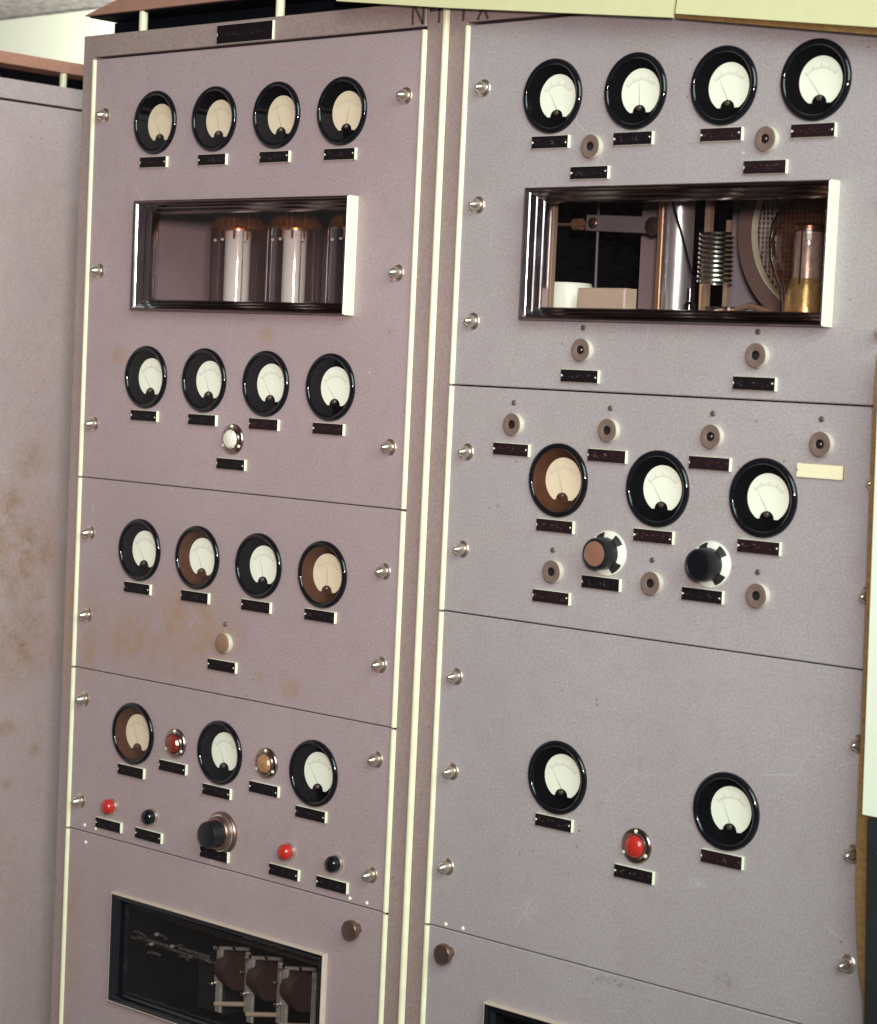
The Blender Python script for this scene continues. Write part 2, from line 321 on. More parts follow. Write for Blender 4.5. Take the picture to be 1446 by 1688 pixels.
# ------------------------------------------------------------------ shared parts
def lid_mesh(x0, x1, depth, z0=2052, z1=2078):
    b = MB(); i = 30
    lo = [(x0, 0, z0), (x1, 0, z0), (x1, depth, z0), (x0, depth, z0)]
    hi = [(x0+i+8, i, z1), (x1-i-8, i, z1), (x1-i-8, depth-i, z1), (x0+i+8, depth-i, z1)]
    b.add(lo+hi, [(0, 3, 2, 1), (4, 5, 6, 7)] + [(k, (k+1) % 4, 4+(k+1) % 4, 4+k) for k in range(4)])
    return b
def panel_front(b, x0, x1, z0, z1, bands, thk=4, c=1.2):
    """sheet-metal front with chamfered outer edge; bands = (zlo, zhi, [('c', cx, cz, half, r) or ('r', xa, xb)])"""
    r = lambda i, y: [(x0+i, y, z0+i), (x1-i, y, z0+i), (x1-i, y, z1-i), (x0+i, y, z1-i)]
    b.add(r(0, thk)+r(0, c)+r(c, 0), [(k+i, k+(i+1) % 4, k+4+(i+1) % 4, k+4+i) for k in (0, 4) for i in range(4)])
    X0, X1, Z0, Z1 = x0+c, x1-c, z0+c, z1-c
    q = lambda a, e, lo, hi: b.add([(a, 0, lo), (e, 0, lo), (e, 0, hi), (a, 0, hi)], [(0, 1, 2, 3)])
    zc = Z0
    for (lo, hi, items) in sorted(bands):
        if lo > zc: q(X0, X1, zc, lo)
        xc = X0
        for it in sorted(items, key=lambda t: t[1]):
            if it[0] == 'r': a, e = it[1], it[2]
            else: a, e = it[1]-it[3], it[1]+it[3]
            q(xc, a, lo, hi); xc = e
            if it[0] == 'c':
                _, cx, cz, hs, rr = it; n = 32; vs = []
                for k in range(n):
                    t = 2*math.pi*(k+.5)/n; ca, sa = math.cos(t), math.sin(t); m_ = max(abs(ca), abs(sa))
                    vs.append((cx+hs*ca/m_, 0, cz+hs*sa/m_)); vs.append((cx+rr*ca, 0, cz+rr*sa))
                b.add(vs, [(2*k, 2*((k+1) % n), 2*((k+1) % n)+1, 2*k+1) for k in range(n)])
                for sx, sz in ((1, 1), (-1, 1), (-1, -1), (1, -1)):   # fill the four corners of the square
                    k0 = {(1, 1): 3, (-1, 1): 11, (-1, -1): 19, (1, -1): 27}[(sx, sz)]
                    A = vs[2*k0]; Bv = vs[2*(k0+1) % (2*n)]
                    b.add([A, (cx+sx*hs, 0, cz+sz*hs), Bv], [(0, 1, 2)])
                if hi - lo > 2*hs + .01:
                    q(a, e, lo, cz-hs); q(a, e, cz+hs, hi)
        q(xc, X1, lo, hi); zc = hi
    if Z1 > zc: q(X0, X1, zc, Z1)
# screw: washer and pointed dome
sc = MB(); sc.lathe([(11, 0), (11, 1.2), (9.4, 2.6), (7, 2.9), (7.6, 4), (8, 5.5), (7.4, 8.5), (5.6, 12), (3.4, 15.4), (1.6, 17.4), (0, 18)], 20); SCREW = sc.mesh('screw', 'screw_metal')
sc = MB(); sc.lathe([(2.6, 0), (2.6, .8), (1.8, 1.8), (0, 2.2)], 10); RIVET = sc.mesh('rivet', 'plate_edge')
sc = MB(); sc.lathe([(3.4, 0), (3.4, 1.2), (2.6, 2.2), (0, 2.6)], 12); DOT = sc.mesh('small_screw', 'screw_dark')
sc = MB(); sc.lathe([(7, 0), (7, 9), (12.5, 10), (13.5, 12), (13.5, 17), (12.5, 18.5), (0, 19)], 24); LATCH = sc.mesh('latch_knob', 'bronze')
# meter
mt = MB(); mt.lathe([(45.8, 0), (45.8, 1.6), (45.4, 2.9), (44.4, 4.0), (43.0, 4.7), (41.4, 4.9), (40.0, 4.5), (39.0, 3.6), (38.5, 2.4)], 48)
METER = mt.mesh('meter', 'black', ang=60)
fn = MB(); fn.lathe([(38.5, 2.4), (37.0, 0), (33.6, -3), (30, -6.6), (28, -9.6)], 40)
FUNNEL = {'dial': fn.mesh('meter_well', 'funnel'), 'dial_tan': fn.mesh('meter_well', 'funnel_brown_reflection')}
dl = MB(); dl.lathe([(28.4, -9.5), (0, -9.5)], 40); DIAL = {k: dl.mesh('dial', k) for k in ('dial', 'dial_tan')}
cv = MB(); pts = []
zc, rr = -24.2, 9.2
for k in range(41):                                   # lower edge: arc of the well
    t = math.pi + math.asin(24.2/28.1) + (math.pi - 2*math.asin(24.2/28.1))*k/40; pts.append((28.1*math.cos(t), 28.1*math.sin(t)))
for k in range(13):                                   # bump over the movement
    t = math.pi*k/12; pts.append((rr*math.cos(t), zc + rr*math.sin(t)))
n = len(pts); cv.add([(x, 7.9, z) for x, z in pts] + [(x, 9.3, z) for x, z in pts], [tuple(range(n))] + [(i, (i+1) % n, n+(i+1) % n, n+i) for i in range(n)])
COVER = {'dial': cv.mesh('scale_cover', 'funnel', smooth=False), 'dial_tan': cv.mesh('scale_cover', 'funnel_brown_reflection', smooth=False)}
gl = MB(); gl.lathe([(38.6, 2.6), (28, 3.8), (14, 4.5), (0, 4.8)], 32); GLASS = gl.mesh('glass', 'meter_glass')
zs = MB(); zs.lathe([(3.2, -7.9), (3.2, -5.4), (2.4, -4.6), (0, -4.4)], 14); ZERO = zs.mesh('zero_screw', 'zero')
def scale_marks(k):
    b = MB(); R0 = 25.5
    for i in range(21):
        t = math.radians(135 - 90*i/20); L = 5.0 if i % 5 == 0 else 2.8; wd = .35 if i % 5 == 0 else .22
        c_, s_ = math.cos(t), math.sin(t)
        vs = []
        for rr_ in (R0, R0+L):
            for d in (-wd, wd): vs.append((rr_*c_ - d*s_, 9.36, -11 + rr_*s_ + d*c_))
        b.add(vs, [(0, 1, 3, 2)])
    for i in range(24):
        t0, t1 = [math.radians(135 - 90*j/24) for j in (i, i+1)]
        b.add([(R*math.cos(t), 9.36, -11+R*math.sin(t)) for R, t in ((R0-.3, t0), (R0+.1, t0), (R0+.1, t1), (R0-.3, t1))], [(0, 1, 2, 3)])
    return b.mesh('scale', 'ink', smooth=False)
SCALE = scale_marks(0)
nd = MB(); nd.add([(-.4, 8.6, 0), (.4, 8.6, 0), (.1, 8.6, 29), (-.1, 8.6, 29)], [(0, 1, 2, 3)]); NEEDLE = nd.mesh('needle', 'needle_grey', smooth=False)
def meter(parent, x, z, tan=False, ang=0, well=False):
    k = 'dial_tan' if tan else 'dial'; wk = 'dial_tan' if well else 'dial'
    o = put('meter', METER, parent, (x, 0, z)); 
    if tan: o['label'] = 'black meter with a yellowed tan dial'
    put('meter_well', FUNNEL[wk], o); put('dial', DIAL[k], o); put('scale', SCALE, o, (0, 0, 0), (0, math.radians(random.uniform(-2.5, 2.5)), 0))
    put('needle', NEEDLE, o, (0, 0, -15), (0, math.radians(ang), 0)); put('scale_cover', COVER[wk], o)
    put('zero_screw', ZERO, o, (1, 0, -19)); put('glass', GLASS, o)
    return o
# nameplate: bright-edged thick plate, dark face with notched ends
def nameplate_meshes(wd, ht, face, edge, d=4.6):
    b = MB(); b.box(-wd/2, wd/2, -d, 0, -ht/2, ht/2, .25); e = b.mesh('nameplate', edge, smooth=False)
    f = MB(); a, h = wd/2-.3, ht/2-.3; nt_ = 1.8
    pts = [(-a, -h), (a, -h), (a, h), (-a, h), (-a, h*.3), (-a+nt_, 0), (-a, -h*.3)]
    k = len(pts); f.add([(x, -d-.35, z) for x, z in pts] + [(x, -d+.2, z) for x, z in pts], [tuple(range(k))] + [(i, (i+1) % k, k+(i+1) % k, k+i) for i in range(k)])
    return e, f.mesh('plate_face', face, smooth=False)
NP = {'d': nameplate_meshes(57, 15.5, 'plate', 'plate_edge'), 'm': nameplate_meshes(57, 15.5, 'plate_brown', 'plate_edge'),
      'i': nameplate_meshes(60, 16, 'ivory', 'rust_edge', 2.5), 't': nameplate_meshes(112, 26, 'plate', 'plate_edge', 4)}
PIN = MB().lathe([(1.1, 0), (1.0, .4), (0, .6)], 8).mesh('pin', 'plate_edge')
def nameplate(parent, x, z, kind='d', rot=0):
    e, f = NP[kind]; o = put('nameplate', e, parent, (x, 0, z), (0, math.radians(rot), 0)); put('plate_face', f, o)
    if kind == 'i': o['label'] = 'ivory nameplate with rusty edge'
    if kind in 'dm':
        
        if random.random() < .55: put('pin', PIN, o, (-26.2, -4.9, 0))
        if random.random() < .6: put('pin', PIN, o, (25.2, -4.9, random.uniform(-1.5, 1.5)))
    return o
# jack: turned bushing with a hole
jb = MB(); jb.lathe([(14.2, 0), (14.2, 6.6), (14.0, 7.2)], 28); JACK = jb.mesh('jack', 'jack_side')
jf = MB(); jf.lathe([(14.0, 7.2), (13.4, 7.7), (6.2, 7.9), (5.4, 7.4)], 28); JFACE = jf.mesh('bushing_face', 'tan_metal')
jh = MB(); jh.lathe([(5.4, 7.4), (5.2, 2), (0, 2)], 20); JHOLE = jh.mesh('socket_hole', 'hole')
jp = MB(); jp.lathe([(2.2, 2), (2.2, 6.5), (1.4, 7.4), (0, 7.6)], 12); JPIN = jp.mesh('contact_pin', 'bronze')
def jack(parent, x, z, pin=False):
    o = put('jack', JACK, parent, (x, 0, z)); put('bushing_face', JFACE, o); put('socket_hole', JHOLE, o)
    if pin: put('contact_pin', JPIN, o)
# indicator lamp
lr = MB(); lr.lathe([(21.5, 0), (21.5, 2.2), (20.4, 3.6), (16.5, 4.4), (15.4, 6.5), (14.4, 7), (13.8, 5)], 36); LRING = lr.mesh('indicator_lamp', 'lamp_ring')
JEWEL = {}
for k in ('red', 'red_jewel', 'amber_jewel', 'clear_jewel'):
    b = MB(); b.lathe([(14, 4.5), (13.4, 7.5), (11, 10.4), (7, 12.2), (0, 13)], 12 if k != 'red' else 28); JEWEL[k] = b.mesh('jewel', k, smooth=(k == 'red'))
LS = MB().lathe([(2.3, 0), (2.0, 1.4), (0, 1.9)], 10).mesh('lamp_screw', 'plate_edge')
def lamp(parent, x, z, k, lab):
    o = put('indicator_lamp', LRING, parent, (x, 0, z)); o['label'] = lab
    put('jewel', JEWEL[k], o)
    for a in (90, 210, 330): put('lamp_screw', LS, o, (18.2*math.cos(math.radians(a)), -3.9, 18.2*math.sin(math.radians(a))))
# push buttons
BTN = {}
bs = MB().lathe([(12.4, 0), (12.4, 3), (11.6, 5), (11, 5.2)], 24).mesh('push_button', 'screw_metal')
for k in ('red', 'black'):
    BTN[k] = MB().lathe([(11, 3), (11.4, 7), (10.8, 12), (8.6, 15.5), (5, 17.4), (0, 18)], 24).mesh('button_cap', k)
def button(parent, x, z, k):
    o = put('push_button', bs, parent, (x, 0, z)); put('button_cap', BTN[k], o); o['label'] = k + ' domed push button'
# knobs
KDIAL = MB().lathe([(27, 0), (27, 1.8), (24, 3.2), (17, 7), (15, 7.2), (0, 7.2)], 40).mesh('knob', 'dial_silver')
SEG = MB()
for a0, a1 in ((28, 62), (100, 132), (160, 200), (290, 330)):
    t0, t1 = math.radians(a0), math.radians(a1); k = 5; vs = []
    for i in range(k+1):
        t = t0+(t1-t0)*i/k
        for R_, h in ((25.6, 3.0), (18.0, 7.2)): vs.append((R_*math.cos(t), -h, R_*math.sin(t)))
    SEG.add(vs, [(2*i, 2*i+2, 2*i+3, 2*i+1) for i in range(k)])
SEG = SEG.mesh('dial_mark', 'hole', smooth=False)
def flute(prof, n=72, depth=.014):
    b = MB(); vs = []; fs = []
    for (r, h) in prof:
        for i in range(n):
            q_ = r*(1 - (depth if i % 3 == 0 and r > 10 else 0)); t = 2*math.pi*i/n; vs.append((q_*math.cos(t), -h, q_*math.sin(t)))
    for k in range(len(prof)-1):
        for i in range(n): j = (i+1) % n; fs.append((k*n+i, k*n+j, (k+1)*n+j, (k+1)*n+i))
    return b.add(vs, fs)
KGRIP = flute([(19.6, 7), (19.4, 12), (19.0, 25), (18.2, 27.4), (15.4, 28.2), (15.0, 27.8)]).mesh('knob_grip', 'knob_black')
KFACE = {k: MB().lathe([(15.2, 27.8), (8, 28.2), (0, 28.3)], 30).mesh('knob_face', k) for k in ('knob_brown', 'black')}
KSKIRT = MB().lathe([(30, 0), (30, 3), (28.4, 4.6), (25, 5.2), (24, 12), (22.5, 14), (20.5, 14.6), (0, 14.6)], 40).mesh('knob', 'bronze')
KCOLLAR = MB().lathe([(26.6, 4.8), (26.4, 7.6), (25.2, 8.6), (24.2, 8.6)], 40).mesh('knob_collar', 'nickel')
KGRIP2 = flute([(19.5, 14), (19.5, 17), (19, 29), (17.6, 32), (12, 33.2), (.1, 33.5)]).mesh('knob_grip', 'knob_black')
def knob(parent, x, z, face):
    o = put('knob', KDIAL, parent, (x, 0, z)); put('dial_mark', SEG, o); put('knob_grip', KGRIP, o); put('knob_face', KFACE[face], o)
    o['label'] = 'round knob with %s face on a silver dial' % ('brown' if face == 'knob_brown' else 'black')
# window frame made of mitred loops
def loops(prof, x0, x1, z0, z1):
    b = MB(); n = len(prof); vs = []
    for (i, h) in prof: vs += [(x0+i, -h, z0+i), (x1-i, -h, z0+i), (x1-i, -h, z1-i), (x0+i, -h, z1-i)]
    return b.add(vs, [(4*k+i, 4*k+(i+1) % 4, 4*k+4+(i+1) % 4, 4*k+4+i) for k in range(n-1) for i in range(4)])
def window(parent, x0, x1, z0, z1, d=20, edge='cream_metal', face='chrome'):
    o = loops([(1.6, d-.5), (2.6, d-.2), (3.6, d-.8), (5.4, d-5), (6.6, d-6), (7.2, d-7.6), (9.6, d-14), (11.0, d-15), (11.6, d-17), (14.0, d-23), (15.4, d-24), (16, d-26), (17, d-36)], x0, x1, z0, z1).build('window', face, parent, ang=28)
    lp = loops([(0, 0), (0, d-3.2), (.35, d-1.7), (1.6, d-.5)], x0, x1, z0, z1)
    rt = MB(); rt.v = list(lp.v); rt.f = [f for i, f in enumerate(lp.f) if i % 4 == 1]; rt.build('frame_side', 'flash_lit_side', o, ang=50)  # flash-lit look of the right face put into its colour
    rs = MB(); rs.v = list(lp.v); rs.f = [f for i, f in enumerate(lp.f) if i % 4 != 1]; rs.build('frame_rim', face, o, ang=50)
    bv = o.data; bv.materials.append(M['chrome_bright_reflection'])
    for i, p in enumerate(bv.polygons):
        if p.center.x*1000 < x0+18 and abs(p.normal.x) > .5: p.material_index = 1  # one chrome frame, its bright and dark reflections put into two colours
    b = MB(); b.add([(x0+15.7, 5, z0+15.7), (x1-15.7, 5, z0+15.7), (x1-15.7, 5, z1-15.7), (x0+15.7, 5, z1-15.7)], [(0, 1, 2, 3)]); b.build('pane', 'pane', o, smooth=False)
    return o

# ------------------------------------------------------------------ cabinets
def cabinet(name, X0, X1, px0, px1, mirror, inner):
    """carcass with stiles, rail, hood; X0..X1 outer, px0..px1 panel area; local z from floor, local x world (empty at x=0 of its base centre)"""
    cx = (X0+X1)/2
    root = empty(name, (cx, 0, 0))
    L = lambda x: x-cx
    b = MB()
    b.box(L(X0), L(px0)-3, 1, 40, 0, 2022, 1.5); b.box(L(px1)+3, L(X1), 1, 40, 0, 2022, 1.5)       # stiles
    b.box(L(px0)-3, L(px1)+3, -1, 40, 1989.5, 2021.6, 1.0)                                         # head rail
    b.box(L(px0)-3, L(px1)+3, 1, 40, 0, 120, 1.2)
    b.build('frame', 'frame', root)
    b = MB(); b.box(L(X0), L(X0)+3, 40, 600, 0, 2021); b.box(L(X1)-3, L(X1), 40, 600, 0, 2021); b.box(L(X0)+3, L(X1)-3, 597, 600, 0, 2021); b.box(L(X0)+3, L(X1)-3, 40, 597, 2018, 2021)
    b.build('casing', 'frame', root, smooth=False)
    b = lid_mesh(L(X0), L(X1), 560); hd = b.build('hood', 'lid', root, smooth=False)
    b = MB(); b.box(L(X0)+1, L(X1)-1, 58, 520, 2022, 2049.5); b.build('vent_box', 'inner_black', hd, smooth=False)
    b = MB(); b.box(L(X0)+6, L(X1)-6, 6, 554, 2049.6, 2051.6); b.build('hood_underside', 'inner_black', hd, smooth=False)
    post = MB().lathe([(0, 0), (6, 0), (6.4, 3), (6.4, 25), (6, 29.5), (0, 29.5)], 16, UPZ).mesh('post', 'cream_metal')
    for k in (125, 411, 660): put('post', post, hd, (L(X0)+k, 9, 2021.6))
    return root, L
def fit_panel(root, L, px0, px1, z0, z1, bands, screws_z=None, sx=27, edge=(True, True), mat='paint', gap=.6, sxr=None):
    bl = [(lo, hi, [(it[0], L(it[1])) + tuple(it[2:]) if it[0] == 'c' else ('r', L(it[1]), L(it[2])) for it in items]) for lo, hi, items in bands]
    b = MB(); panel_front(b, L(px0)+1, L(px1)-1, z0+gap, z1-gap, bl)
    p = b.build('panel', mat, root, smooth=False)
    for side, x in ((0, px0), (1, px1)):
        if not edge[side]: continue
        # rolled bright edge strip, half round
        sgn = 1 if side == 0 else -1
        b = MB(); vs = []; n = 8
        for z in (z0+1.6, z1-1.6):
            for k in range(n+1):
                t = math.pi*k/n; vs.append((L(x) - sgn*1.0 - 4.1*math.cos(t), .5-4.4*math.sin(t), z))
        b.add(vs, [(k, k+1, n+2+k, n+1+k) for k in range(n)] + [tuple(range(n+1)), tuple(range(n+1, 2*n+2))])
        b.build('edge_strip', 'cream_metal', p, ang=50)
    for z in screws_z or []:
        for x in (px0+sx, px1-(sxr or sx)): put('screw', SCREW, p, (L(x) + random.uniform(-.6, .6), 0, z + random.uniform(-.6, .6)))
    return p
def meter_band(cells, z, half=40, r=38): return (z-half, z+half, [('c', x, z, half, r) for x in cells])

# ---- left cabinet
LX0, LX1, lp0, lp1 = -727, -1, -697, -38
root, L = cabinet('transmitter_cabinet', LX0, LX1, lp0, lp1, False, 'inner_mauve')
tag(root, 'tall mauve transmitter cabinet on the left with fifteen round meters and tube window', 'cabinet')
c1 = [-556, -430.5, -304.5, -179.5]
WA = (-577, -143, 1617, 1774.5)
fit_panel(root, L, lp0, lp1, 1366, 1986.5, [meter_band(c1, 1887.5), meter_band(c1, 1520.3), (WA[2]+9, WA[3]-9, [('r', WA[0]+9, WA[1]-9)])], [1903, 1674, 1447])
fit_panel(root, L, lp0, lp1, 1079, 1366, [meter_band(c1, 1268)], [1283.5, 1160])
c4 = [-555.5, -368, -180.5]
fit_panel(root, L, lp0, lp1, 833.2, 1079, [meter_band(c4, 997)], [1034, 879])
WC = (-582, -141, 594, 756)
fit_panel(root, L, lp0, lp1, 420, 833.2, [(WC[2]+10, WC[3]-10, [('r', WC[0]+10, WC[1]-10)])], [])
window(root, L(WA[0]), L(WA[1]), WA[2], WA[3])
def low_window(parent, x0, x1, z0, z1, d=9):
    o = loops([(1, d-.4), (3.5, d-.2), (5, d-2.4), (8, d-2.6), (9.5, d-6), (13, 0), (14, -6), (16, -6), (16, -14)], x0, x1, z0, z1).build('window', 'black', parent, ang=28)
    loops([(-1.4, 0), (-1.4, d-1.6), (-.4, d-.4), (1, d-.4)], x0, x1, z0, z1).build('frame_side', 'pink_metal', o, ang=50)
    b = MB(); b.add([(x0+14, 3, z0+14), (x1-14, 3, z0+14), (x1-14, 3, z1-14), (x0+14, 3, z1-14)], [(0, 1, 2, 3)]); b.build('pane', 'pane', o, smooth=False)
low_window(root, L(WC[0]), L(WC[1]), WC[2], WC[3])
# inside lining
b = MB(); b.box(L(LX0)+4, L(LX0)+7, 42, 560, 1380, 2010); b.build('side_lining', 'inner_mauve', root, smooth=False)
b = MB(); b.box(L(LX0)+4, L(LX1)-4, 560, 563, 1380, 2010); b.build('rear_lining', 'brown_dark', root, smooth=False)
b = MB(); b.box(L(LX0)+4, L(LX1)-4, 42, 590, 1562, 1566); b.build('shelf', 'grey_plate', root, smooth=False)
b = MB(); b.box(L(LX0)+4, L(LX0)+7, 42, 560, 330, 830); b.box(L(LX0)+7, L(LX1)-4, 557, 560, 330, 830); b.box(L(LX0)+7, L(LX1)-4, 42, 557, 826, 830); b.box(L(LX0)+7, L(LX1)-4, 42, 557, 520, 524)
b.build('lower_lining', 'inner_black', root, smooth=False)  # black lining stands in for the deep shade of this compartment
b = MB(); b.tube([(L(-700), 128, 690), (L(-120), 128, 690)], 3.0, 8); b.build('mounting_rod', 'dim_metal', root)
b = MB(); b.box(L(-700), L(-120), 134, 137, 640, 643.5, .4); b.build('mounting_rail', 'dim_metal', root)
b = MB(); b.box(L(-560), L(-500), 150, 200, 560, 640, 2); b.build('dark_case', 'hole', root)
tanL1 = [True, True, True, True]
for x, t, a in zip(c1, tanL1, (-30, -12, -22, 8)): meter(root, L(x), 1887.5, t, a)
for x, a in zip(c1, (-38, -20, -35, -40)): meter(root, L(x), 1520.3, False, a)
for x, t, a, wl in zip(c1, (0, 0, 0, 1), (-35, -28, -15, 0), (0, 1, 0, 1)): meter(root, L(x), 1268, bool(t), a, bool(wl))
for x, t, a in zip(c4, (1, 0, 0), (-20, -30, -38)): meter(root, L(x), 997, bool(t), a, bool(t))
for x in c1: nameplate(root, L(x+2), 1830.5)
for x, k in zip(c1, 'ddmm'): nameplate(root, L(x+2), 1464.5, k)
for x in c1: nameplate(root, L(x+1), 1212.3)
for x, z in ((-555, 942), (-464, 962), (-369.5, 942), (-274, 961), (-181, 941.5), (-601.5, 854), (-511, 854), (-369.5, 852), (-228, 853), (-135.5, 853), (-366.5, 1405.5), (-368.7, 1121)):
    nameplate(root, L(x+1), z)
lamp(root, L(-366), 1440.5, 'clear_jewel', 'clear glass indicator lamp'); lamp(root, L(-461), 996.7, 'red_jewel', 'dark red jewel indicator lamp'); lamp(root, L(-272), 996.7, 'amber_jewel', 'amber jewel indicator lamp')
o = put('jack', JACK, root, (L(-365), 0, 1153.5)); o['label'] = 'tan round bushing with a closed brown centre'
put('bushing_face', MB().lathe([(14.0, 7.2), (13.2, 8), (9, 9.4), (4, 10.2), (0, 10.4)], 28).mesh('bushing_face', 'tan_gloss'), o); put('small_screw', DOT, root, (L(-367), 0, 1180))
for x, k in ((-597, 'red'), (-221, 'red'), (-506, 'black'), (-130, 'black')): button(root, L(x), 882.5, k)
o = put('knob', KSKIRT, root, (L(-356), 0, 885)); put('knob_collar', KCOLLAR, o); put('knob_grip', KGRIP2, o); o['label'] = 'black knob on a bronze skirt'
put('latch_knob', LATCH, root, (L(-86), 0, 802.5))
for x, z in ((-659, 843.5), (-633, 842.5), (-103, 840), (-71.5, 840)): put('rivet', RIVET, root, (L(x), 0, z))
put('rivet', RIVET, root, (L(-655), 0, 818))
np_ = nameplate(root, L(-371), 2003.5, 't'); np_.location.y = -.001
# letters painted on the rail
def strokes(parent, L, segs, y0):
    b = MB()
    for (xa, za, xb, zb) in segs:
        d = Vector((xb-xa, 0, zb-za)); n_ = Vector((-d.z, 0, d.x)).normalized()*1.7
        A, Bp = Vector((L(xa), y0, za)), Vector((L(xb), y0, zb))
        vs = [A-n_, Bp-n_, Bp+n_, A+n_]; b.add([tuple(v) for v in vs] + [(v.x, v.y+.8, v.z) for v in vs], [(0, 1, 2, 3)] + [(i, (i+1) % 4, 4+(i+1) % 4, 4+i) for i in range(4)])
    return b.build('lettering', 'needle', parent, smooth=False)
strokes(root, L, [(-58, 1992, -58.5, 2020), (-58, 2020, -40, 1992.5), (-40, 1992, -40, 2020)], -1.9)
strokes(root, L, [(-14, 1992, -14, 2020), (-30, 2009, -9, 2009), (-30, 2009, -14, 2020)], .1)
# rod that covers the joint
b = MB(); vs = []; n = 10
for z in (40, 2021):
    for k in range(n+1):
        t = math.pi*k/n; vs.append((L(0) - 5.0*math.cos(t), -5.4*math.sin(t), z))
b.add(vs, [(k, k+1, n+2+k, n+1+k) for k in range(n)] + [tuple(range(n+1)), tuple(range(n+1, 2*n+2))])
b.build('joint_rod', 'cream_metal', root, ang=50)

# ---- right cabinet
RX0, RX1, rp0, rp1 = 1, 727, 38, 697
root2, L2 = cabinet('transmitter_cabinet', RX0, RX1, rp0, rp1, True, 'inner_black')
tag(root2, 'nearer mauve transmitter cabinet on the right with nine round meters and two silver dial knobs', 'cabinet')
WB = (157, 593, 1617, 1778)
r1 = [180, 306, 432, 555]; r2 = [218, 368, 516]; r3 = [239.5, 489]
fit_panel(root2, L2, rp0, rp1, 1532, 1986.5, [meter_band(r1, 1890), (WB[2]+9, WB[3]-9, [('r', WB[0]+9, WB[1]-9)])], [1906, 1759.5, 1613.5], mat='paint_cool_cast', sx=30, sxr=37, gap=1)
fit_panel(root2, L2, rp0, rp1, 1242.5, 1532, [meter_band(r2, 1422)], [1448, 1324.5], mat='paint_cool_cast', sx=30, sxr=37, gap=.9)
fit_panel(root2, L2, rp0, rp1, 834, 1242.5, [meter_band(r3, 1057.5)], [1161.5, 1039, 915], mat='paint_cool_cast', sx=30, sxr=37)
WD = (146, 586, 594, 756)
fit_panel(root2, L2, rp0, rp1, 420, 834, [(WD[2]+10, WD[3]-10, [('r', WD[0]+10, WD[1]-10)])], [], mat='paint_cool_cast')
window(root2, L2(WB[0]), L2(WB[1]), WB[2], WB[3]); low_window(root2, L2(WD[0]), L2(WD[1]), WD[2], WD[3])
b = MB(); b.box(L2(RX0)+4, L2(RX0)+7, 42, 560, 330, 2010); b.box(L2(RX0)+7, L2(RX1)-4, 557, 560, 330, 2010); b.box(L2(RX0)+7, L2(RX1)-4, 42, 557, 826, 830)
b.build('dark_lining', 'inner_black', root2, smooth=False)
b = MB(); b.box(L2(RX0)+7, L2(RX1)-4, 42, 557, 1612, 1616); b.build('shelf', 'inner_black', root2, smooth=False)
b = MB(); b.box(L2(235), L2(660), 318, 322, 1620, 1900); b.build('partition', 'lilac_metal', root2, smooth=False)
for x, a in zip(r1, (-30, -5, -28, -38)): meter(root2, L2(x), 1890, False, a)
for x, t, a in zip(r2, (1, 0, 0), (-18, -36, -32)): meter(root2, L2(x), 1422, bool(t), a, bool(t))
for x, a in zip(r3, (-34, -26)): meter(root2, L2(x), 1057.5, False, a)
for x, k in zip(r1, 'ddmm'): nameplate(root2, L2(x+2), 1834, k)
for x, z, k in ((243.5, 1795.3, 'd'), (494.5, 1795.3, 'm'), (244, 1550.5, 'd'), (496, 1551, 'd'), (141.5, 1455.5, 'm'), (291.5, 1456.5, 'm'), (440.5, 1456.7, 'm'), (588, 1457, 'i'),
                (217, 1366, 'm'), (366, 1366, 'm'), (514, 1366, 'm'), (216.5, 1278.5, 'm'), (292, 1303, 'd'), (440.2, 1303.4, 'd'), (238, 1002, 'd'), (487, 1002, 'm'), (363, 961.3, 'd')):
    nameplate(root2, L2(x+1.5), z, k)
for i, (x, z) in enumerate(((243.3, 1826.6), (493, 1826.6), (244, 1582), (496, 1583), (141.4, 1486.8), (290.5, 1487.2), (440.2, 1487.8), (587, 1487.3), (215.6, 1310), (365.7, 1310.4), (514.3, 1311))): jack(root2, L2(x+3.5), z, i in (1, 2, 6, 7))
for x, z in ((245, 1609), (496.5, 1609.8), (141.7, 1513.7), (292.5, 1513.8), (441, 1514.2), (587, 1515), (215, 1336), (365.8, 1337.5), (514.3, 1337.4)): put('small_screw', DOT, root2, (L2(x), 0, z))
lamp(root2, L2(365), 995, 'red', 'bright red indicator lamp')
knob(root2, L2(300), 1340, 'knob_brown'); knob(root2, L2(450), 1340.5, 'black')
put('latch_knob', LATCH, root2, (L2(79), 0, 805.5))
for x, z in ((69, 840), (98, 840.5)): put('rivet', RIVET, root2, (L2(x), 0, z))
strokes(root2, L2, [(27, 1992, 27, 2020), (23, 2015, 27, 2020)], .1); strokes(root2, L2, [(53, 1991, 68, 2020), (70, 1991, 56, 2020)], -1.9)

